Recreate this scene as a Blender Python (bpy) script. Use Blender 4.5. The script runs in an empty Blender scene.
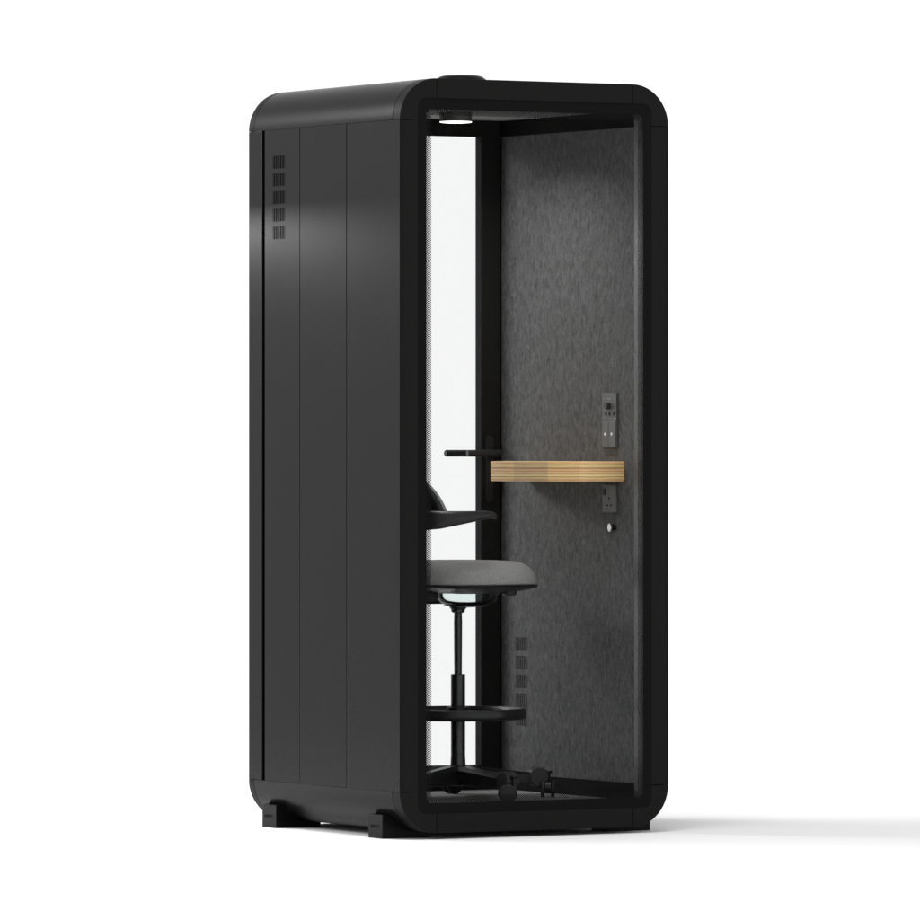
import bpy, bmesh, math, random
from mathutils import Vector, Matrix
random.seed(7)
R = math.radians
C = bpy.context.scene.collection
scene = bpy.context.scene
# ------------------------------------------------------------------ measures (metres; x along the front, y into depth, z up)
W, D = 0.9128, 0.9289
ZT, ZB, RC = 2.0904, 0.140, 0.1222          # seams of the rounded corners and their radius
TOP, BOT = ZT + RC, ZB - RC
XL, XR = 0.056, 0.857                        # inner wall faces
ZC, ZF = 2.141, 0.091                        # ceiling and carpet
EYE = 1.138
DESK_TOP, DESK_TH = EYE - .0398, .0595


# ------------------------------------------------------------------ materials
def new_mat(name):
    m = bpy.data.materials.new(name)
    m.use_nodes = True
    nt = m.node_tree
    return m, nt, nt.nodes['Principled BSDF'], nt.nodes['Material Output']


def simple(name, col, rough=.5, metal=0., ior=1.45, bump=0., scale=400., rvar=.06):
    m, nt, p, out = new_mat(name)
    p.inputs['Base Color'].default_value = (*col, 1)
    p.inputs['Metallic'].default_value = metal
    p.inputs['IOR'].default_value = ior
    tc = nt.nodes.new('ShaderNodeTexCoord')
    n = nt.nodes.new('ShaderNodeTexNoise')
    n.inputs['Scale'].default_value = 9.
    n.inputs['Detail'].default_value = 5.
    nt.links.new(tc.outputs['Object'], n.inputs['Vector'])
    mr = nt.nodes.new('ShaderNodeMapRange')
    mr.inputs['From Min'].default_value = .3
    mr.inputs['From Max'].default_value = .7
    mr.inputs['To Min'].default_value = max(.0, rough - rvar)
    mr.inputs['To Max'].default_value = min(1., rough + rvar)
    nt.links.new(n.outputs['Fac'], mr.inputs['Value'])
    nt.links.new(mr.outputs['Result'], p.inputs['Roughness'])
    if bump:
        n2 = nt.nodes.new('ShaderNodeTexNoise')
        n2.inputs['Scale'].default_value = scale
        n2.inputs['Detail'].default_value = 2.
        nt.links.new(tc.outputs['Object'], n2.inputs['Vector'])
        b = nt.nodes.new('ShaderNodeBump')
        b.inputs['Strength'].default_value = bump
        b.inputs['Distance'].default_value = .001
        nt.links.new(n2.outputs['Fac'], b.inputs['Height'])
        nt.links.new(b.outputs['Normal'], p.inputs['Normal'])
    return m


def fabric(name, dark, light, stretch=(1, 1, .38), scale=62., bump=.5, fine=None):
    """pressed felt: long soft fibres over a blotchy ground"""
    m, nt, p, out = new_mat(name)
    p.inputs['Roughness'].default_value = 1.
    p.inputs['Specular IOR Level'].default_value = .1
    tc = nt.nodes.new('ShaderNodeTexCoord')
    mp = nt.nodes.new('ShaderNodeMapping')
    mp.inputs['Scale'].default_value = stretch
    nt.links.new(tc.outputs['Object'], mp.inputs['Vector'])
    n = nt.nodes.new('ShaderNodeTexNoise')
    n.inputs['Scale'].default_value = scale
    n.inputs['Detail'].default_value = 6.
    n.inputs['Roughness'].default_value = .62
    n.inputs['Distortion'].default_value = .7
    nt.links.new(mp.outputs['Vector'], n.inputs['Vector'])
    n2 = nt.nodes.new('ShaderNodeTexNoise')
    n2.inputs['Scale'].default_value = fine or scale * 5
    n2.inputs['Detail'].default_value = 3.
    nt.links.new(mp.outputs['Vector'], n2.inputs['Vector'])
    add = nt.nodes.new('ShaderNodeMix')
    add.data_type = 'FLOAT'
    add.inputs['Factor'].default_value = .33
    nt.links.new(n.outputs['Fac'], add.inputs['A'])
    nt.links.new(n2.outputs['Fac'], add.inputs['B'])
    cr = nt.nodes.new('ShaderNodeValToRGB')
    cr.color_ramp.elements[0].position = .36
    cr.color_ramp.elements[0].color = (*dark, 1)
    cr.color_ramp.elements[1].position = .66
    cr.color_ramp.elements[1].color = (*light, 1)
    nt.links.new(add.outputs['Result'], cr.inputs['Fac'])
    nt.links.new(cr.outputs['Color'], p.inputs['Base Color'])
    b = nt.nodes.new('ShaderNodeBump')
    b.inputs['Strength'].default_value = bump
    b.inputs['Distance'].default_value = .002
    nt.links.new(add.outputs['Result'], b.inputs['Height'])
    nt.links.new(b.outputs['Normal'], p.inputs['Normal'])
    return m


def glass_mat(name, tint, ior=None):
    """thin coated glass: tinted see-through, with a faint mirror only where ior is given"""
    m = bpy.data.materials.new(name)
    m.use_nodes = True
    nt = m.node_tree
    nt.nodes.clear()
    out = nt.nodes.new('ShaderNodeOutputMaterial')
    t = nt.nodes.new('ShaderNodeBsdfTransparent')
    t.inputs['Color'].default_value = (*tint, 1)
    if ior is None:
        nt.links.new(t.outputs[0], out.inputs['Surface'])
        return m
    g = nt.nodes.new('ShaderNodeBsdfGlossy')
    g.inputs['Roughness'].default_value = .0
    f = nt.nodes.new('ShaderNodeFresnel')
    f.inputs['IOR'].default_value = ior
    mx = nt.nodes.new('ShaderNodeMixShader')
    nt.links.new(f.outputs[0], mx.inputs[0])
    nt.links.new(t.outputs[0], mx.inputs[1])
    nt.links.new(g.outputs[0], mx.inputs[2])
    nt.links.new(mx.outputs[0], out.inputs['Surface'])
    return m


def wood_mat():
    m, nt, p, out = new_mat('laminated_wood')
    p.inputs['Roughness'].default_value = .5
    tc = nt.nodes.new('ShaderNodeTexCoord')
    # stacked veneers: one colour per layer by height, waviness and fibre noise on top
    sep = nt.nodes.new('ShaderNodeSeparateXYZ')
    nt.links.new(tc.outputs['Object'], sep.inputs[0])
    mpw = nt.nodes.new('ShaderNodeMapping')
    mpw.inputs['Scale'].default_value = (14., 14., 60.)
    nt.links.new(tc.outputs['Object'], mpw.inputs['Vector'])
    nw = nt.nodes.new('ShaderNodeTexNoise')
    nw.inputs['Scale'].default_value = 1.
    nw.inputs['Detail'].default_value = 3.
    nt.links.new(mpw.outputs['Vector'], nw.inputs['Vector'])
    wob = nt.nodes.new('ShaderNodeMath')
    wob.operation = 'MULTIPLY_ADD'
    wob.inputs[1].default_value = .0022
    nt.links.new(nw.outputs['Fac'], wob.inputs[0])
    nt.links.new(sep.outputs['Z'], wob.inputs[2])
    mr = nt.nodes.new('ShaderNodeMapRange')
    mr.inputs['From Min'].default_value = DESK_TOP + .0011
    mr.inputs['From Max'].default_value = DESK_TOP - DESK_TH + .0011
    nt.links.new(wob.outputs[0], mr.inputs['Value'])
    layers = [(0, (.66, .46, .26)), (.10, (.62, .42, .22)), (.125, (.22, .075, .04)), (.15, (.22, .08, .04)), (.17, (.55, .40, .20)), (.24, (.62, .47, .24)),
              (.31, (.52, .38, .18)), (.325, (.24, .10, .05)), (.35, (.24, .11, .05)), (.37, (.56, .36, .20)), (.47, (.58, .38, .20)), (.495, (.33, .18, .09)),
              (.52, (.60, .40, .22)), (.575, (.60, .42, .22)), (.595, (.24, .12, .06)), (.62, (.46, .31, .16)), (.67, (.60, .45, .24)), (.72, (.70, .55, .27)),
              (.755, (.60, .43, .2)), (.775, (.20, .11, .06)), (.795, (.24, .14, .07)), (.815, (.72, .58, .30)), (.85, (.66, .50, .25)), (.875, (.40, .26, .13)),
              (.91, (.58, .38, .21)), (.935, (.26, .12, .06)), (.955, (.60, .41, .22)), (1, (.62, .41, .21))]
    cr = nt.nodes.new('ShaderNodeValToRGB')
    e = cr.color_ramp.elements
    e[0].position, e[0].color = layers[0][0], (*layers[0][1], 1)
    e[1].position, e[1].color = layers[-1][0], (*layers[-1][1], 1)
    for pos, col in layers[1:-1]:
        x = e.new(pos)
        x.color = (*col, 1)
    nt.links.new(mr.outputs['Result'], cr.inputs['Fac'])
    mp2 = nt.nodes.new('ShaderNodeMapping')
    mp2.inputs['Scale'].default_value = (30., 30., 1400.)
    nt.links.new(tc.outputs['Object'], mp2.inputs['Vector'])
    n2 = nt.nodes.new('ShaderNodeTexNoise')
    n2.inputs['Scale'].default_value = 1.
    n2.inputs['Detail'].default_value = 5.
    nt.links.new(mp2.outputs['Vector'], n2.inputs['Vector'])
    fr = nt.nodes.new('ShaderNodeMapRange')
    fr.inputs['From Min'].default_value = .3
    fr.inputs['From Max'].default_value = .7
    fr.inputs['To Min'].default_value = .95
    fr.inputs['To Max'].default_value = 1.42
    nt.links.new(n2.outputs['Fac'], fr.inputs['Value'])
    mul = nt.nodes.new('ShaderNodeVectorMath')
    mul.operation = 'SCALE'
    nt.links.new(cr.outputs['Color'], mul.inputs[0])
    nt.links.new(fr.outputs['Result'], mul.inputs['Scale'])
    # tone stepped along x, one tint per facet of the desk edge
    bmr = nt.nodes.new('ShaderNodeMapRange')
    bmr.inputs['From Min'].default_value = .55
    bmr.inputs['From Max'].default_value = .86
    nt.links.new(sep.outputs['X'], bmr.inputs['Value'])
    bc = nt.nodes.new('ShaderNodeValToRGB')
    bc.color_ramp.interpolation = 'CONSTANT'
    be = bc.color_ramp.elements
    be[0].position, be[0].color = 0, (1.08, 1.06, 1.02, 1)
    be[1].position, be[1].color = (.7033 - .55) / .31, (1.10, 1.06, .96, 1)
    for pos, col in (((.5905 - .55) / .31, (.93, .93, .95)), ((.6314 - .55) / .31, (.97, .90, .74))):
        x = be.new(pos)
        x.color = (*col, 1)
    nt.links.new(bmr.outputs['Result'], bc.inputs['Fac'])
    mul2 = nt.nodes.new('ShaderNodeVectorMath')
    mul2.operation = 'MULTIPLY'
    nt.links.new(mul.outputs['Vector'], mul2.inputs[0])
    nt.links.new(bc.outputs['Color'], mul2.inputs[1])
    nt.links.new(mul2.outputs['Vector'], p.inputs['Base Color'])
    return m


def emit(name, col, strength):
    m = bpy.data.materials.new(name)
    m.use_nodes = True
    nt = m.node_tree
    nt.nodes.clear()
    out = nt.nodes.new('ShaderNodeOutputMaterial')
    e = nt.nodes.new('ShaderNodeEmission')
    e.inputs['Color'].default_value = (*col, 1)
    e.inputs['Strength'].default_value = strength
    nt.links.new(e.outputs[0], out.inputs['Surface'])
    return m


PAINT = simple('black_powder_coat', (.0036, .0036, .0035), .28, ior=1.2, rvar=.012)
FRAMEP = simple('black_frame_paint', (.0062, .0062, .0060), .40, ior=1.18, rvar=.02)
GAP = simple('dark_gap', (.001, .001, .001), .9, ior=1.05)
INNER = simple('black_inner_trim', (.011, .011, .0108), .55, ior=1.1, rvar=.05)
JAMB = simple('black_satin_jamb', (.085, .085, .085), .26, ior=1.36, rvar=.02)
FRIT = simple('black_glass_print', (.0062, .0062, .0062), .4, ior=1.10)
FELT = fabric('charcoal_felt', (.054, .0543, .0543), (.124, .1243, .1243), (1, 1, .55), 64., .6, 260.)
CEILF = fabric('ceiling_felt', (.12, .12, .12), (.34, .34, .34), (1, 1, 1), 170.)
CARPET = fabric('carpet_pile', (.14, .14, .14), (.36, .36, .355), (1, 1, 1), 180., 1.)
SEATF = fabric('grey_seat_fabric', (.155, .155, .153), (.30, .30, .297), (1, 1, 1), 330., .8)
PADF = fabric('dark_grey_back_fabric', (.20, .20, .20), (.30, .30, .30), (1, 1, 1), 420., .5)
GLASS = glass_mat('window_glass', (.985, .987, .986))
FILM = glass_mat('door_film', (.945, .945, .945))
CUP = glass_mat('pale_green_clear_plastic', (.905, .955, .945), 1.25)
WOOD = wood_mat()
PLASTIC = simple('black_plastic', (.0085, .0085, .0085), .38, ior=1.4, rvar=.06)
PLASTIC2 = simple('dark_grey_plastic', (.022, .022, .022), .45, ior=1.4, rvar=.06)
RUBBER = simple('dark_wheel_rubber', (.014, .014, .014), .6, ior=1.4)
METAL = simple('black_metal_tube', (.012, .012, .012), .3, ior=1.5, rvar=.06)
SOCKET = simple('grey_socket_plastic', (.075, .075, .075), .45, ior=1.4)
SOCKETD = simple('socket_dark', (.012, .012, .012), .5, ior=1.4)
STEEL = simple('brushed_steel', (.62, .62, .61), .28, metal=1.)
LED = emit('led_white', (1, .99, .96), .55)
DIFFUSER = emit('lamp_diffuser_glow', (1, .985, .96), 3.)
LETTER = simple('dark_lettering', (.0015, .0015, .0015), .7, ior=1.1)
BRASS = simple('yellowish_print', (.12, .10, .045), .5)


# ------------------------------------------------------------------ object helpers
def link(name, bm, mat, parent=None, bevel=0., smooth=True, seg=2, ang=20):
    bmesh.ops.remove_doubles(bm, verts=bm.verts, dist=1e-6)
    if bevel:
        ed = [e for e in bm.edges if len(e.link_faces) == 2 and e.calc_face_angle(0) > .6]
        bmesh.ops.bevel(bm, geom=ed, offset=bevel, segments=seg, affect='EDGES', profile=.5, clamp_overlap=True)
    bmesh.ops.recalc_face_normals(bm, faces=bm.faces)
    me = bpy.data.meshes.new(name)
    bm.to_mesh(me)
    bm.free()
    me.materials.append(mat)
    if smooth:
        for p in me.polygons:
            p.use_smooth = True
        me.set_sharp_from_angle(angle=R(ang))
    o = bpy.data.objects.new(name, me)
    C.objects.link(o)
    if parent:
        o.parent = parent
    return o


def box(bm, x0, x1, y0, y1, z0, z1):
    v = [bm.verts.new(p) for p in ((x0, y0, z0), (x1, y0, z0), (x1, y1, z0), (x0, y1, z0),
                                   (x0, y0, z1), (x1, y0, z1), (x1, y1, z1), (x0, y1, z1))]
    for f in ((0, 1, 2, 3), (4, 5, 6, 7), (0, 1, 5, 4), (1, 2, 6, 5), (2, 3, 7, 6), (3, 0, 4, 7)):
        bm.faces.new([v[i] for i in f])
    return v


def bx(*a):
    bm = bmesh.new()
    box(bm, *a)
    return bm


def prism_y(bm, pts, y0, y1):
    """polygon in x-z pushed along y"""
    a = [bm.verts.new((x, y0, z)) for x, z in pts]
    b = [bm.verts.new((x, y1, z)) for x, z in pts]
    n = len(pts)
    bm.faces.new(a)
    bm.faces.new(list(reversed(b)))
    for i in range(n):
        bm.faces.new((a[i], b[i], b[(i + 1) % n], a[(i + 1) % n]))


def prism_z(bm, pts, z0, z1):
    a = [bm.verts.new((x, y, z0)) for x, y in pts]
    b = [bm.verts.new((x, y, z1)) for x, y in pts]
    n = len(pts)
    bm.faces.new(list(reversed(a)))
    bm.faces.new(b)
    for i in range(n):
        bm.faces.new((a[i], a[(i + 1) % n], b[(i + 1) % n], b[i]))


def arc(cx, cz, r, a0, a1, n):
    return [(cx + r * math.cos(R(a0 + (a1 - a0) * i / n)), cz + r * math.sin(R(a0 + (a1 - a0) * i / n))) for i in range(n + 1)]


def rrect(x0, x1, z0, z1, r, n=8):
    return (arc(x1 - r, z1 - r, r, 0, 90, n) + arc(x0 + r, z1 - r, r, 90, 180, n)
            + arc(x0 + r, z0 + r, r, 180, 270, n) + arc(x1 - r, z0 + r, r, 270, 360, n))


def ring_y(bm, outer, inner, y0, y1):
    """frame between two loops of the same number of points, pushed along y"""
    n = len(outer)
    vs = [[bm.verts.new((x, y, z)) for x, z in lp] for y in (y0, y1) for lp in (outer, inner)]
    o0, i0, o1, i1 = vs
    for k in range(n):
        j = (k + 1) % n
        bm.faces.new((o0[k], o0[j], i0[j], i0[k]))
        bm.faces.new((o1[k], i1[k], i1[j], o1[j]))
        bm.faces.new((o0[k], o1[k], o1[j], o0[j]))
        bm.faces.new((i0[k], i0[j], i1[j], i1[k]))


def lathe(bm, prof, n=32, M=None, cap=True):
    """prof = [(radius, height)...] turned about z"""
    M = M or Matrix()
    rings = []
    for r, z in prof:
        if r < 1e-6:
            rings.append([bm.verts.new(M @ Vector((0, 0, z)))])
        else:
            rings.append([bm.verts.new(M @ Vector((r * math.cos(2 * math.pi * k / n), r * math.sin(2 * math.pi * k / n), z))) for k in range(n)])
    for a, b in zip(rings, rings[1:]):
        for k in range(n):
            j = (k + 1) % n
            if len(a) == 1 and len(b) == 1:
                continue
            if len(a) == 1:
                bm.faces.new((a[0], b[k], b[j]))
            elif len(b) == 1:
                bm.faces.new((a[k], b[0], a[j]))
            else:
                bm.faces.new((a[k], b[k], b[j], a[j]))
    if cap:
        if len(rings[0]) > 1:
            bm.faces.new(list(reversed(rings[0])))
        if len(rings[-1]) > 1:
            bm.faces.new(rings[-1])


def axis_matrix(p, d):
    """matrix that puts the lathe's z axis along d at p"""
    q = Vector(d).normalized().to_track_quat('Z', 'Y')
    return Matrix.Translation(Vector(p)) @ q.to_matrix().to_4x4()


def loft(bm, rings, cap=True):
    vs = [[bm.verts.new(p) for p in r] for r in rings]
    n = len(vs[0])
    for a, b in zip(vs, vs[1:]):
        for k in range(n):
            j = (k + 1) % n
            bm.faces.new((a[k], a[j], b[j], b[k]))
    if cap:
        bm.faces.new(list(reversed(vs[0])))
        bm.faces.new(vs[-1])


def panel_x(holes, x0, x1, y0, y1, z0, z1):
    """flat panel across x with rectangular holes (ya, yb, za, zb)"""
    ys = sorted({y0, y1, *[h[0] for h in holes], *[h[1] for h in holes]})
    zs = sorted({z0, z1, *[h[2] for h in holes], *[h[3] for h in holes]})
    bm = bmesh.new()
    grid = {}

    def solid(i, j):
        if not (0 <= i < len(ys) - 1 and 0 <= j < len(zs) - 1):
            return False
        cy, cz = (ys[i] + ys[i + 1]) / 2, (zs[j] + zs[j + 1]) / 2
        return not any(h[0] < cy < h[1] and h[2] < cz < h[3] for h in holes)

    def v(i, j, s):
        k = (i, j, s)
        if k not in grid:
            grid[k] = bm.verts.new((x1 if s else x0, ys[i], zs[j]))
        return grid[k]
    for i in range(len(ys) - 1):
        for j in range(len(zs) - 1):
            if not solid(i, j):
                continue
            for s in (0, 1):
                bm.faces.new((v(i, j, s), v(i + 1, j, s), v(i + 1, j + 1, s), v(i, j + 1, s)))
            for (di, dj, a, b) in ((-1, 0, (i, j), (i, j + 1)), (1, 0, (i + 1, j), (i + 1, j + 1)),
                                   (0, -1, (i, j), (i + 1, j)), (0, 1, (i, j + 1), (i + 1, j + 1))):
                if not solid(i + di, j + dj):
                    bm.faces.new((v(*a, 0), v(*b, 0), v(*b, 1), v(*a, 1)))
    return bm


def empty(name, loc):
    o = bpy.data.objects.new(name, None)
    o.location = loc
    C.objects.link(o)
    return o


# ------------------------------------------------------------------ the ground
m, nt, p, out = new_mat('white_studio_floor')
p.inputs['Base Color'].default_value = (.95, .95, .95, 1)
p.inputs['Roughness'].default_value = 1.
p.inputs['Specular IOR Level'].default_value = 0.
bm = bmesh.new()
bm.faces.new([bm.verts.new((.08 + 3.3 * math.cos(2 * math.pi * k / 128), -.2 + 3.3 * math.sin(2 * math.pi * k / 128), 0)) for k in range(128)])
ground = link('ground', bm, m, smooth=False)
ground['kind'] = 'structure'
ground['label'] = 'seamless white studio floor under the black booth'

# ------------------------------------------------------------------ the booth
booth = empty('office_booth', (0, 0, 0))
booth['label'] = 'tall black office phone booth with rounded corners and glass front on white floor'
booth['category'] = 'phone booth'
GS = .0013                                  # half a seam between side panels
G = .0006                                   # half a seam


def corner_poly(sx, sz, oi):
    """corner piece of the rim: outer arc to the rounded glass opening; oi = opening (x0,x1,z0,z1,r)"""
    x0, x1, z0, z1, r = oi
    cx = RC if sx < 0 else W - RC
    cz = ZT if sz > 0 else ZB
    a = 90 if sx < 0 and sz > 0 else 0 if sx > 0 and sz > 0 else 180 if sx < 0 else 270
    outer = arc(cx, cz, RC, a, a + 90, 20)
    ix, iz = (x0 if sx < 0 else x1), (z1 if sz > 0 else z0)
    icx, icz = ix - sx * r, iz - sz * r
    inner = arc(icx, icz, r, a, a + 90, 8)
    # ends run straight to the seam
    first, last = outer[0], outer[-1]
    pin0 = (first[0], inner[0][1]) if a in (90, 270) else (inner[0][0], first[1])
    pin1 = (inner[-1][0], last[1]) if a in (90, 270) else (last[0], inner[-1][1])
    return outer + [pin1] + list(reversed(inner)) + [pin0]


OPEN = (.060, .8535, .075, 2.155, .028)


def rim(y0, y1):
    for sx in (-1, 1):
        for sz in (-1, 1):
            bm = bmesh.new()
            prism_y(bm, corner_poly(sx, sz, OPEN), y0, y1)
            link('frame_corner', bm, FRAMEP, booth, bevel=.0016)
    x0, x1, z0, z1, r = OPEN
    link('frame_bar', bx(RC + 2 * G, W - RC - 2 * G, y0, y1, z1, TOP), FRAMEP, booth, bevel=.0012)
    link('frame_bar', bx(RC + 2 * G, W - RC - 2 * G, y0, y1, BOT, z0), FRAMEP, booth, bevel=.0012)


rim(0, .0455)
rim(.896, D)
for ya, yb in ((.0, .0455), (.896, D)):
    for xa, xb in ((.0085, .060), (.8535, W - .0085)):
        link('frame_bar', bx(xa, xb, ya, yb, ZB + 2 * G, ZT - 2 * G), FRAMEP, booth, bevel=.0012)

# rolled long edges, roof and underside between the two rims
for sx in (-1, 1):
    for sz in (-1, 1):
        cx = RC if sx < 0 else W - RC
        cz = ZT if sz > 0 else ZB
        a = 90 if sx < 0 and sz > 0 else 0 if sx > 0 and sz > 0 else 180 if sx < 0 else 270
        bm = bmesh.new()
        prism_y(bm, arc(cx, cz, RC, a, a + 90, 28) + arc(cx, cz, RC - .034, a + 90, a, 28), .0462, .8953)
        link('corner_shell', bm, PAINT, booth, bevel=.0008)
link('roof_panel', bx(RC + G, W - RC - G, .0462, .8953, ZC + .03, TOP), PAINT, booth, bevel=.0008)
link('base_panel', bx(RC + G, W - RC - G, .0462, .8953, BOT, ZF - .03), PAINT, booth, bevel=.0008)

# side cladding: three panels, black groove, rear strip (left side carries the five air slots)
VY0, VY1 = .6987, .7754
vents_out = [(VY0, VY1, EYE + .8738 - .0386 - k * .0527, EYE + .8738 - k * .0527) for k in range(5)]
for side in (0, 1):
    xa, xb = (0, .0082) if side == 0 else (W - .0082, W)
    for (ya, yb) in ((.0012, .3201 - GS), (.3201 + GS, .6076 - GS), (.6076 + GS, .8262)):
        holes = vents_out if (side == 0 and yb > .8) else []
        link('side_panel', panel_x(holes, xa, xb, ya, yb, ZB + G, ZT - G), PAINT, booth, bevel=0 if holes else .0008)
    link('rear_strip', bx(xa, xb, .8443, D - .0005, ZB + G, ZT - G), PAINT, booth, bevel=.0015)
    ca, cb = (.0205, .046) if side == 0 else (W - .046, W - .0205)
    link('wall_core', bx(ca, cb, .05, .894, ZB - .02, ZT + .02), GAP, booth)

# inner walls
vents_in = [(.7288, .8013, EYE - .5783 - .0412 - k * .0572, EYE - .5783 - k * .0572) for k in range(5)]
link('wall_lining', panel_x(vents_in, XR, XR + .0095, .100, .886, ZB + .0012, ZT + .0012), FELT, booth)
link('wall_lining', bx(.0465, XL, .100, .886, ZB + .0012, ZT + .0012), FELT, booth)
link('ceiling_lining', bx(.050, W - .050, .02, .886, ZC, ZC + .028), CEILF, booth)
link('carpet', bx(.050, W - .050, .02, .886, ZF - .028, ZF), CARPET, booth)
for xa, xb in ((.0467, XL + .0025), (XR - .0025, .8661)):
    link('cornice', bx(xa, xb, .100, .886, ZT + .0022, ZC - .0005), INNER, booth)
    link('skirting', bx(xa, xb, .100, .886, ZF + .0005, ZB + .0002), INNER, booth)
    link('jamb_liner', bx(xa, xb, .018, .0992, ZF + .0005, ZC - .0005), JAMB, booth)


def make_vent(h, xf, sgn, backm, slatm, n, frac):
    """slats stand in the hole; sgn = way into the wall"""
    ya, yb, za, zb = h
    bm = bmesh.new()
    x0, x1 = sorted((xf + sgn * .0075, xf + sgn * .0105))
    box(bm, x0, x1, ya - .001, yb + .001, za - .001, zb + .001)
    v = link('vent', bm, backm, booth)
    bm = bmesh.new()
    step = (yb - ya) / n
    for k in range(n):
        y = ya + step * (k + .5)
        x0, x1 = sorted((xf + sgn * .0005, xf + sgn * .0074))
        box(bm, x0, x1, y - step * frac, y + step * frac, za, zb)
    link('slats', bm, slatm, v)


for h in vents_out:
    make_vent(h, 0, 1, GAP, PAINT, 8, .2)
for h in vents_in:
    make_vent(h, XR, 1, GAP, FELT, 7, .2)

# front window: pane, printed black border, halftone dots
bm = bmesh.new()
prism_y(bm, rrect(.05995, .85355, .07495, 2.15505, .028), .0020, .0070)
win = link('front_window', bm, GLASS, booth)
CL = (.0887, .8263, EYE - 1.0323, EYE + .9842, .017)
bm = bmesh.new()
ring_y(bm, rrect(.05998, .85352, .07498, 2.15502, .028), rrect(*CL), .0013, .0018)
link('printed_border', bm, FRIT, win)
bm = bmesh.new()
pitch, depth = .0060, .0180
x0, x1, z0, z1, r = CL
row = 0
z = z0 - pitch
while z < z1 + pitch:
    x = x0 - pitch + (pitch / 2 if row % 2 else 0)
    while x < x1 + pitch:
        # distance inwards from the rounded clear edge
        qx, qz = abs(x - (x0 + x1) / 2) - (x1 - x0) / 2 + r, abs(z - (z0 + z1) / 2) - (z1 - z0) / 2 + r
        sd = -(math.hypot(max(qx, 0), max(qz, 0)) + min(max(qx, qz), 0) - r)
        if -.0005 < sd < depth:
            rad = pitch * (.37 - .08 * max(sd, 0) / depth)
            vs = [bm.verts.new((x + rad * math.cos(k * math.pi / 4), .0015, z + rad * math.sin(k * math.pi / 4))) for k in range(8)]
            bm.faces.new(vs)
        x += pitch
    z += pitch / 2
    row += 1
dots = link('printed_dots', bm, FRIT, win, smooth=False)

# rear door: leaf with one tall pane, lever handles on both faces
DX0, DX1, DZ0, DZ1 = W - .786, .786, EYE - .9711, EYE + .9535
bm = bmesh.new()
nn = 8
outer = rrect(.0625, .851, .0775, 2.1525, .026, nn)
inner = ([(DX1, DZ1)] * (nn + 1) + [(DX0, DZ1)] * (nn + 1) + [(DX0, DZ0)] * (nn + 1) + [(DX1, DZ0)] * (nn + 1))
ring_y(bm, outer, inner, .888, .9235)
bmesh.ops.remove_doubles(bm, verts=bm.verts, dist=1e-6)
bmesh.ops.dissolve_degenerate(bm, edges=bm.edges, dist=1e-6)
door = link('door', bm, simple('black_door_frame', (.017, .017, .0168), .6, ior=1.06), booth)
link('door_pane', bx(DX0 - .0, DX1 + .0, .903, .909, DZ0, DZ1), GLASS, door)
link('door_film', bx(DX0 + .0035, DX1 - .0035, .9095, .9099, DZ0 + .0035, DZ1 - .0035), FILM, door)
HX, HZ = .8145, EYE - .0165


def lever(ya, yb, sgn):
    bm = bmesh.new()
    # slim rounded backplate
    pts = rrect(HX - .0135, HX + .0135, EYE - .165, EYE + .038, .013)
    prism_y(bm, pts, *sorted((ya, ya + sgn * .004)))
    link('handle_plate', bm, PLASTIC2, door, bevel=.001)
    bm = bmesh.new()
    lathe(bm, [(.0095, 0), (.0095, .048)], 20, axis_matrix((HX, ya + sgn * .003, HZ), (0, sgn, 0)))
    yc = ya + sgn * .050
    prof = [(.0, -.012), (.009, -.012), (.0105, -.0105), (.0105, .103), (.0098, .1055), (.0085, .107), (.0, .107)]
    lathe(bm, prof, 24, axis_matrix((HX, yc, HZ), (-1, 0, 0)), cap=False)
    link('handle', bm, PLASTIC2, door)


lever(.888, .838, -1)
lever(.9235, .9735, 1)

# writing desk: faceted top of stacked veneers, fixed to the right wall
th, zt = DESK_TH, DESK_TOP
pts = [(XR, .160), (.7033, .160), (.6314, .225), (.590, .360), (.5765, .470), (.775, .722), (XR, .722)]
bm = bmesh.new()
prism_z(bm, pts, zt - th, zt)
desk = link('desk', bm, WOOD, booth, bevel=.0008)
desk['label'] = 'faceted wooden desk with striped veneer edge'

# ceiling lamp
bm = bmesh.new()
LC = (.4475, .455)
lathe(bm, [(.0482, 0), (.0482, -.0282), (.0475, -.0288), (.03, -.0288), (0, -.0288)], 48,
      Matrix.Translation((LC[0], LC[1], ZC - .0003)), cap=False)
lamp = link('ceiling_lamp', bm, simple('grey_lamp_housing', (.06, .06, .06), .45), booth)
bm = bmesh.new()
lathe(bm, [(.0478, -.0290), (.0478, -.0306), (.043, -.0318), (.03, -.0327), (0, -.0333)], 48, Matrix.Translation((LC[0], LC[1], ZC)))
link('lamp_diffuser', bm, DIFFUSER, lamp)

# roof outlet cap
bm = bmesh.new()
lathe(bm, [(.088, -.001), (.088, .006), (.0795, .020), (.074, .0275), (.064, .0345), (.048, .0385), (.0, .0395)], 64,
      Matrix.Translation((.468, .46, TOP)))
link('roof_cap', bm, PAINT, booth)

# sockets and controls on the right wall
def plate(y0, y1, z0, z1, name='socket_plate'):
    return link(name, bx(XR - .0085, XR - .0002, y0, y1, z0, z1), SOCKET, booth, bevel=.0012)


def stud(name, par, y, z, r, h, mat, x=XR - .0085, n=20, sc=1.):
    bm = bmesh.new()
    lathe(bm, [(r, 0), (r, h * .8), (r * .85, h), (0, h)], n, axis_matrix((x, y, z), (-1, 0, 0)))
    return link(name, bm, mat, par)


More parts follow.
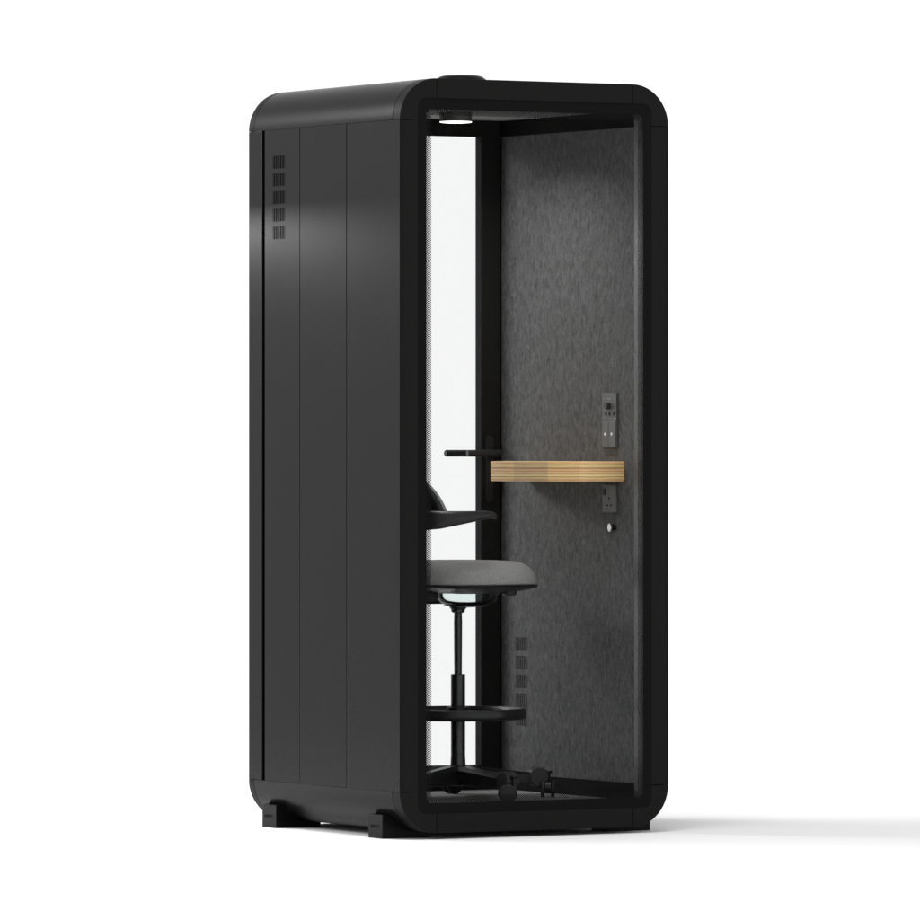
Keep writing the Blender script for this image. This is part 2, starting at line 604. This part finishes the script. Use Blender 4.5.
Y0, Y1 = .1935, .2737
p1 = plate(Y0, Y1, EYE + .0845, EYE + .1645, 'control_plate')
stud('dial', p1, .2336, EYE + .1255, .0105, .014, PLASTIC2)
for y in (.2535, .2325, .2075):
    link('button', bx(XR - .0112, XR - .0085, y - .004, y + .004, EYE + .097, EYE + .107), SOCKETD, p1, bevel=.0008)
for y, s in ((.2655, .003), (.2335, .012), (.2025, .003)):
    link('mark', bx(XR - .0092, XR - .0085, y - s, y + s, EYE + .1445, EYE + .1485), simple('mark_grey', (.14, .14, .14), .5), p1)
link('indicator', bx(XR - .0092, XR - .0085, .1965, .2005, EYE + .0865, EYE + .0905), LED, p1)
p2 = plate(Y0, Y1, EYE + .0012, EYE + .0822, 'switch_plate')
for ya, yb in ((Y0 + .003, .2331), (.2341, Y1 - .003)):
    rk = link('rocker', bx(XR - .0112, XR - .0084, ya, yb, EYE + .004, EYE + .0794), SOCKET, p2, bevel=.001)
    stud('light_ring', rk, (ya + yb) / 2, EYE + .0415, .0046, .0012, LED, XR - .0111)
p3 = plate(Y0, Y1, EYE - .1935, EYE - .1108)
for y, z, a, b in ((.2336, -.1505, .0024, .004), (.2447, -.1715, .0035, .0024), (.2230, -.1715, .0035, .0024)):
    link('hole', bx(XR - .0089, XR - .0084, y - a, y + a, EYE + z - b, EYE + z + b), GAP, p3)
link('rocker', bx(XR - .0125, XR - .0084, .2545, .2655, EYE - .1405, EYE - .1215), SOCKETD, p3, bevel=.001)
for y in (.2215, .2095):
    link('mark', bx(XR - .0089, XR - .0084, y - .0016, y + .0016, EYE - .1345, EYE - .1235), BRASS, p3)
kn = stud('round_knob', booth, .2150, EYE - .2376, .0085, .016, PLASTIC, XR)
stud('knob_face', kn, .2150, EYE - .2376, .0122, .004, STEEL, XR - .0155, 28)

# feet
def foot_poly(sx):
    a = [(0, 0), (0, .0695), (.0225, .0695)]
    for k in range(1, 9):
        ang = 180 + 35 + (90 - 35) * k / 8
        a.append((RC + (RC - .002) * math.cos(R(ang)), ZB + (RC - .002) * math.sin(R(ang))))
    a += [(.1523, ZB - RC + .0015), (.1523, 0)]
    return a if sx < 0 else [(W - x, z) for x, z in reversed(a)]


def lettering(foot, yc):
    cu = bpy.data.curves.new('lettering', 'FONT')
    cu.body = 'HUTE'
    cu.size = .0125
    cu.space_character = 1.25
    cu.align_x = 'LEFT'
    cu.align_y = 'CENTER'
    cu.extrude = .0002
    t = bpy.data.objects.new('lettering_curve', cu)
    C.objects.link(t)
    bpy.context.view_layer.update()
    me = bpy.data.meshes.new_from_object(t.evaluated_get(bpy.context.evaluated_depsgraph_get()))
    bpy.data.objects.remove(t)
    bpy.data.curves.remove(cu)
    me.name = 'lettering'
    # text runs towards -y, upright in z, just proud of the foot's end face
    M = Matrix(((0, 0, -1, -.0003), (-1, 0, 0, yc + .014), (0, 1, 0, .0345), (0, 0, 0, 1)))
    me.transform(M)
    me.materials.clear()
    me.materials.append(LETTER)
    o = bpy.data.objects.new('lettering', me)
    C.objects.link(o)
    o.parent = foot
    bm = bmesh.new()
    # small six-sided emblem in front of the word
    lathe(bm, [(.0052, 0), (.0052, .0004)], 6, axis_matrix((0, yc + .0225, .0345), (-1, 0, 0)))
    link('emblem', bm, LETTER, foot)


for sx in (-1, 1):
    for ya, yb in ((.1037, .1897), (.7546, .8437)):
        bm = bmesh.new()
        prism_y(bm, foot_poly(sx), ya, yb)
        ft = link('foot', bm, PAINT, booth, bevel=.002)
        if sx < 0:
            lettering(ft, (ya + yb) / 2)

# ------------------------------------------------------------------ the chair
CX, CY = .458, .460
chair = empty('drafting_chair', (CX, CY, ZF))
chair['label'] = 'tall swivel chair with grey seat, black armrests and foot ring inside the booth'
chair['category'] = 'chair'


def sq(a, b, n, ang):
    c, s = math.cos(ang), math.sin(ang)
    return a * math.copysign(abs(c) ** (2 / n), c), b * math.copysign(abs(s) ** (2 / n), s)


def clink(name, bm, mat, parent=chair, **k):
    """build in world coordinates, store relative to the chair's foot"""
    if parent is chair:
        bmesh.ops.translate(bm, verts=bm.verts, vec=(-CX, -CY, -ZF))
        return link(name, bm, mat, chair, **k)
    bmesh.ops.translate(bm, verts=bm.verts, vec=(-CX, -CY, -ZF))
    return link(name, bm, mat, parent, **k)


# seat cushion
def seat_ring(sc, z, dip=0.):
    pts = []
    for k in range(64):
        x, y = sq(.222 * sc, .230 * sc, 2.7, 2 * math.pi * k / 64)
        zz = z
        if x > .08:                          # waterfall front edge
            zz -= .17 * ((x - .08) / .15) ** 2 * .05
        zz += dip * (abs(y) / .23) ** 2
        pts.append((CX + x, CY + y, zz))
    return pts


prof = [(.92, .727), (.97, .730), (.985, .736), (.980, .744), (.966, .757), (.936, .771), (.885, .785), (.81, .7955), (.70, .8015), (.5, .8025), (.3, .801), (.12, .8005)]
bm = bmesh.new()
loft(bm, [seat_ring(s, z) for s, z in prof])
clink('seat', bm, SEATF, ang=55)
bm = bmesh.new()
loft(bm, [seat_ring(s, z) for s, z in [(.45, .705), (.75, .712), (.92, .722), (.984, .7285), (.989, .7325), (.95, .7325)]])
clink('seat_shell', bm, PLASTIC, ang=55)
# mechanism
MX, MY = CX + .0275, CY - .005
MT = Matrix.Translation((MX, MY, 0))
bm = bmesh.new()
lathe(bm, [(0, .7015), (.04, .7022), (.075, .7055), (.094, .7105), (.105, .7145), (.12, .7175), (.12, .7215), (0, .7225)], 56, MT)
clink('tilt_mechanism', bm, PLASTIC, ang=55)
bm = bmesh.new()
lathe(bm, [(.092, .7092), (.0902, .692), (.087, .6805), (.070, .6705), (.045, .6650), (.024, .663)], 56, MT, cap=False)
clink('mechanism_cover', bm, CUP, ang=55)
bm = bmesh.new()
lathe(bm, [(.006, .6628), (.048, .6650), (.068, .6692), (.069, .6682), (.048, .6636), (.006, .6610)], 56, MT, cap=False)
clink('cover_rim', bm, PLASTIC)
bm = bmesh.new()
for dx, dy, rr, z in ((.060, -.115, .0165, .7035), (.105, -.125, .0215, .7005)):
    b2 = bmesh.new()
    lathe(b2, [(rr * .8, z - .002), (rr, z + .002), (rr, .722), (rr, .726)], 24, Matrix.Translation((CX + dx, CY + dy, 0)))
    clink('knob', b2, PLASTIC2)
bm.free()
bm = bmesh.new()
box(bm, CX - .20, CX - .088, CY - .045, CY + .06, .674, .712)
clink('rear_bracket', bm, PLASTIC, bevel=.012, seg=3)
# column
CM = Matrix.Translation((CX, CY, 0))
bm = bmesh.new()
lathe(bm, [(.0115, .46), (.0125, .62), (.0115, .645), (.014, .645), (.020, .648), (.021, .655), (.026, .661), (.026, .667), (0, .667)], 32, CM)
clink('gas_lift', bm, METAL)
bm = bmesh.new()
lathe(bm, [(.024, .17), (.0215, .22), (.0215, .4605), (.0205, .4625), (0, .4625)], 40, CM)
clink('column', bm, METAL)
# foot ring
def rr_ring(Rm, z, w, h):
    return [(Rm - w, z - h * .35), (Rm - w * .4, z - h), (Rm + w * .55, z - h * .9), (Rm + w, z - h * .3), (Rm + w, z + h * .45),
            (Rm + w * .6, z + h), (Rm - w * .5, z + h), (Rm - w, z + h * .5), (Rm - w, z - h * .35)]


bm = bmesh.new()
lathe(bm, rr_ring(.194, .344, .0115, .0165), 96, CM, cap=False)
fr = clink('foot_ring', bm, PLASTIC, ang=55)
bm = bmesh.new()
lathe(bm, [(.022, .322), (.034, .324), (.034, .364), (.022, .366)], 32, CM)
for k in range(4):
    a = R(20 + 90 * k)
    M = CM @ Matrix.Rotation(a, 4, 'Z')
    vs = box(bm, .030, .188, -.012, .012, .335, .350)
    for v in vs:
        v.co = M @ v.co
clink('ring_spokes', bm, PLASTIC, fr)

# star base: legs given in camera bearing, measured from the picture
TH = 0.5215229


def bearing(deg):
    a = R(deg)
    cr, aw = math.cos(a), math.sin(a)
    return Vector((cr * math.cos(TH) + aw * math.sin(TH), -cr * math.sin(TH) + aw * math.cos(TH), 0))


bm = bmesh.new()
lathe(bm, [(.020, .128), (.040, .130), (.046, .140), (.044, .168), (.036, .182), (.0245, .1905)], 40, CM)
hub = clink('base_hub', bm, PLASTIC)
swivel = {18: 90, 306: 8, 90: 30, 162: 60, 234: 120}
P0 = Vector((CX, CY, 0))
UP = Vector((0, 0, 1))
for deg in (18, 90, 162, 234, 306):
    d = bearing(deg)
    s = UP.cross(d)
    rings = []
    for t, zt_, zb_, w in ((.025, .1885, .128, .030), (.06, .186, .130, .027), (.12, .1785, .130, .0235), (.20, .1685, .1295, .020), (.25, .165, .1335, .018), (.262, .163, .137, .015)):
        c = P0 + d * t
        zm = zb_ + (zt_ - zb_) * .8
        rings.append([c - s * w + UP * (zb_ + .004), c - s * w + UP * zm, c - s * (w * .55) + UP * zt_, c + s * (w * .55) + UP * zt_,
                      c + s * w + UP * zm, c + s * w + UP * (zb_ + .004), c + s * (w * .6) + UP * zb_, c - s * (w * .6) + UP * zb_])
    bm = bmesh.new()
    loft(bm, rings)
    leg = clink('leg', bm, PLASTIC)
    bm = bmesh.new()
    c = P0 + d * .250 + UP * (ZF + .0605)
    lathe(bm, [(.0, -.0215), (.0270, -.0215), (.0295, -.019), (.0295, .019), (.0270, .0215), (.0, .0215)], 40, axis_matrix(c, s), cap=False)
    clink('leg_cap', bm, PLASTIC2, leg)
    # caster: stem, hood and two wheels
    q = P0 + d * .283
    bm = bmesh.new()
    lathe(bm, [(.006, .105), (.0075, .108), (.0075, .160), (.0125, .162), (.0135, .166), (.0125, .170), (0, .1705)], 20, Matrix.Translation(q))
    wd = bearing(swivel[deg])                 # rolling direction
    ax = UP.cross(wd)
    wc = q - wd * .020 + UP * (ZF + .0265)
    lathe(bm, [(.0, -.008), (.019, -.008), (.019, .008), (.0, .008)], 24, axis_matrix(wc + UP * .004, ax), cap=False)
    cs = clink('caster', bm, PLASTIC)
    for sg in (-1, 1):
        bm = bmesh.new()
        lathe(bm, [(.0, -.0055), (.0235, -.0055), (.0262, -.003), (.0262, .003), (.0235, .0055), (.010, .0062), (.0, .0062)], 36,
              axis_matrix(wc + ax * (sg * .0150), ax * sg), cap=False)
        clink('wheel', bm, RUBBER, cs)

# backrest: curved shell with a grey pad on its front
def back_pt(u, t, off):
    """u across (-1..1), t up (0..1); off along the inward normal (towards the sitter)"""
    wmax = .235
    z = .916 + (.187 if t > 0 else .010) * t
    y = u * wmax
    x = -.245 + .075 * (abs(u) ** 2.2) - .05 * max(t, 0) * .4 + off
    return Vector((CX + x, CY + y, z))


def back_outline(n=72, sc=1.):
    pts = []
    for k in range(n):
        ang = 2 * math.pi * k / n
        a, b = sq(1., 1., 2.1 if ang < math.pi else 3., ang)
        pts.append((a * sc, b * sc))
    return pts


def back_mesh(o0, o1, sc, steps=9):
    bm = bmesh.new()
    rings = []
    ol = back_outline()
    for off, s0 in ((o0, .04), (o0, .3), (o0, .6), (o0, .85), (o0, .97), (o0 + (o1 - o0) * .25, 1.), (o0 + (o1 - o0) * .75, 1.), (o1, .97), (o1, .85), (o1, .6), (o1, .3), (o1, .04)):
        rings.append([back_pt(u * s0 * sc, t * s0 * sc, off) for u, t in ol])
    loft(bm, rings)
    return bm


br = clink('backrest', back_mesh(-.016, .0, 1.), PLASTIC, ang=50)
clink('back_pad', back_mesh(.0005, .014, .985), PADF, br, ang=50)
bm = bmesh.new()
rings = []
for x, z, w, t in ((-.13, .690, .035, .012), (-.20, .692, .034, .012), (-.255, .715, .032, .012), (-.280, .77, .03, .011), (-.282, .86, .03, .010), (-.268, .98, .032, .008)):
    dx = Vector((1, 0, 0)) if z > .72 else Vector((.5, 0, .85))
    if z < .70:
        dx = Vector((0, 0, 1))
    c = Vector((CX + x, CY, z))
    yv = Vector((0, 1, 0))
    rings.append([c - yv * w - dx * t, c + yv * w - dx * t, c + yv * w + dx * t, c - yv * w + dx * t])
loft(bm, rings)
clink('back_support', bm, PLASTIC, bevel=.006)
# arms grow from the edge of the back
for sg in (-1, 1):
    bm = bmesh.new()
    rings = []
    for x, dy, z, w, h in ((-.245, .155, .925, .010, .030), (-.205, .200, .925, .014, .030), (-.165, .232, .926, .020, .0265), (-.11, .241, .931, .024, .021),
                           (-.05, .240, .9365, .025, .0155), (-.015, .239, .940, .0245, .0125), (.004, .238, .9395, .022, .0105), (.0145, .2375, .9365, .017, .0085), (.0195, .2375, .932, .009, .005)):
        c = Vector((CX + x - .028, CY + sg * dy, z))
        r_ = []
        for k in range(16):
            a, b = sq(w, h, 2.6, 2 * math.pi * k / 16)
            r_.append(c + Vector((0, a, b)))
        rings.append(r_)
    loft(bm, rings)
    clink('armrest', bm, PLASTIC, ang=55)

# ------------------------------------------------------------------ camera
f, X0, Z0 = 6959.8, -.1739166, 20.16669
a_, b_ = -X0, -Z0
cam_d = bpy.data.cameras.new('camera')
cam = bpy.data.objects.new('camera', cam_d)
C.objects.link(cam)
cam.location = (a_ * math.cos(TH) + b_ * math.sin(TH), -a_ * math.sin(TH) + b_ * math.cos(TH), EYE)
cam.rotation_euler = (R(90), 0, -TH)
cam_d.sensor_width = 36
cam_d.lens = f / 920 * 36
cam_d.shift_y = -(460 - 447.926) / 920
cam_d.clip_start = .1
cam_d.clip_end = 3000
scene.camera = cam

# ------------------------------------------------------------------ light
w = bpy.data.worlds.new('World')
scene.world = w
w.use_nodes = True
# white studio surround: bright to the horizon and below it, dimmer overhead
nt = w.node_tree
tc = nt.nodes.new('ShaderNodeTexCoord')
sep = nt.nodes.new('ShaderNodeSeparateXYZ')
nt.links.new(tc.outputs['Generated'], sep.inputs[0])
mr = nt.nodes.new('ShaderNodeMapRange')
mr.interpolation_type = 'SMOOTHSTEP'
mr.inputs['From Min'].default_value = .12
mr.inputs['From Max'].default_value = .55
mr.inputs['To Min'].default_value = 1.08
mr.inputs['To Max'].default_value = .64
nt.links.new(sep.outputs['Z'], mr.inputs['Value'])
nt.links.new(mr.outputs['Result'], nt.nodes['Background'].inputs['Strength'])
nt.nodes['Background'].inputs['Color'].default_value = (1, 1, 1, 1)


def area(name, loc, target, sx, sy, power, shape='RECTANGLE', spread=180, col=(1, 1, 1)):
    l = bpy.data.lights.new(name, 'AREA')
    l.shape = shape
    l.size = sx
    l.size_y = sy
    l.energy = power
    l.spread = R(spread)
    l.color = col
    o = bpy.data.objects.new(name, l)
    C.objects.link(o)
    o.location = loc
    o.rotation_euler = (Vector(target) - Vector(loc)).to_track_quat('-Z', 'Y').to_euler()
    return o


area('low_softbox_lamp', (-.66, 2.15, 1.868), (-.66, 2.15, 0), .5, .5, 30)
area('key_softbox_lamp', (-6.5, 5.9, 4.9), (.4, .5, .6), 6.4, 2.5, 520)
area('top_lamp', (-1.05, -2.15, 9.5), (.5, .8, 0.), 2.6, 2.6, 265)
area('ceiling_lamp_light', (LC[0], LC[1], ZC - .036), (LC[0], LC[1], 0), .096, .096, 4.1, 'DISK', 146, (1, .995, .985))

scene.view_settings.view_transform = 'Standard'
scene.view_settings.look = 'None'
scene.view_settings.exposure = 0
scene.view_settings.gamma = 1
scene.render.film_transparent = False
scene.cycles.use_denoising = True
scene.cycles.denoiser = 'OPENIMAGEDENOISE'
scene.cycles.denoising_input_passes = 'RGB_ALBEDO_NORMAL'
scene.cycles.denoising_prefilter = 'NONE'
scene.cycles.use_adaptive_sampling = False
scene.cycles.light_sampling_threshold = 0
scene.cycles.max_bounces = 10
scene.cycles.transparent_max_bounces = 24
scene.cycles.sample_clamp_indirect = 6
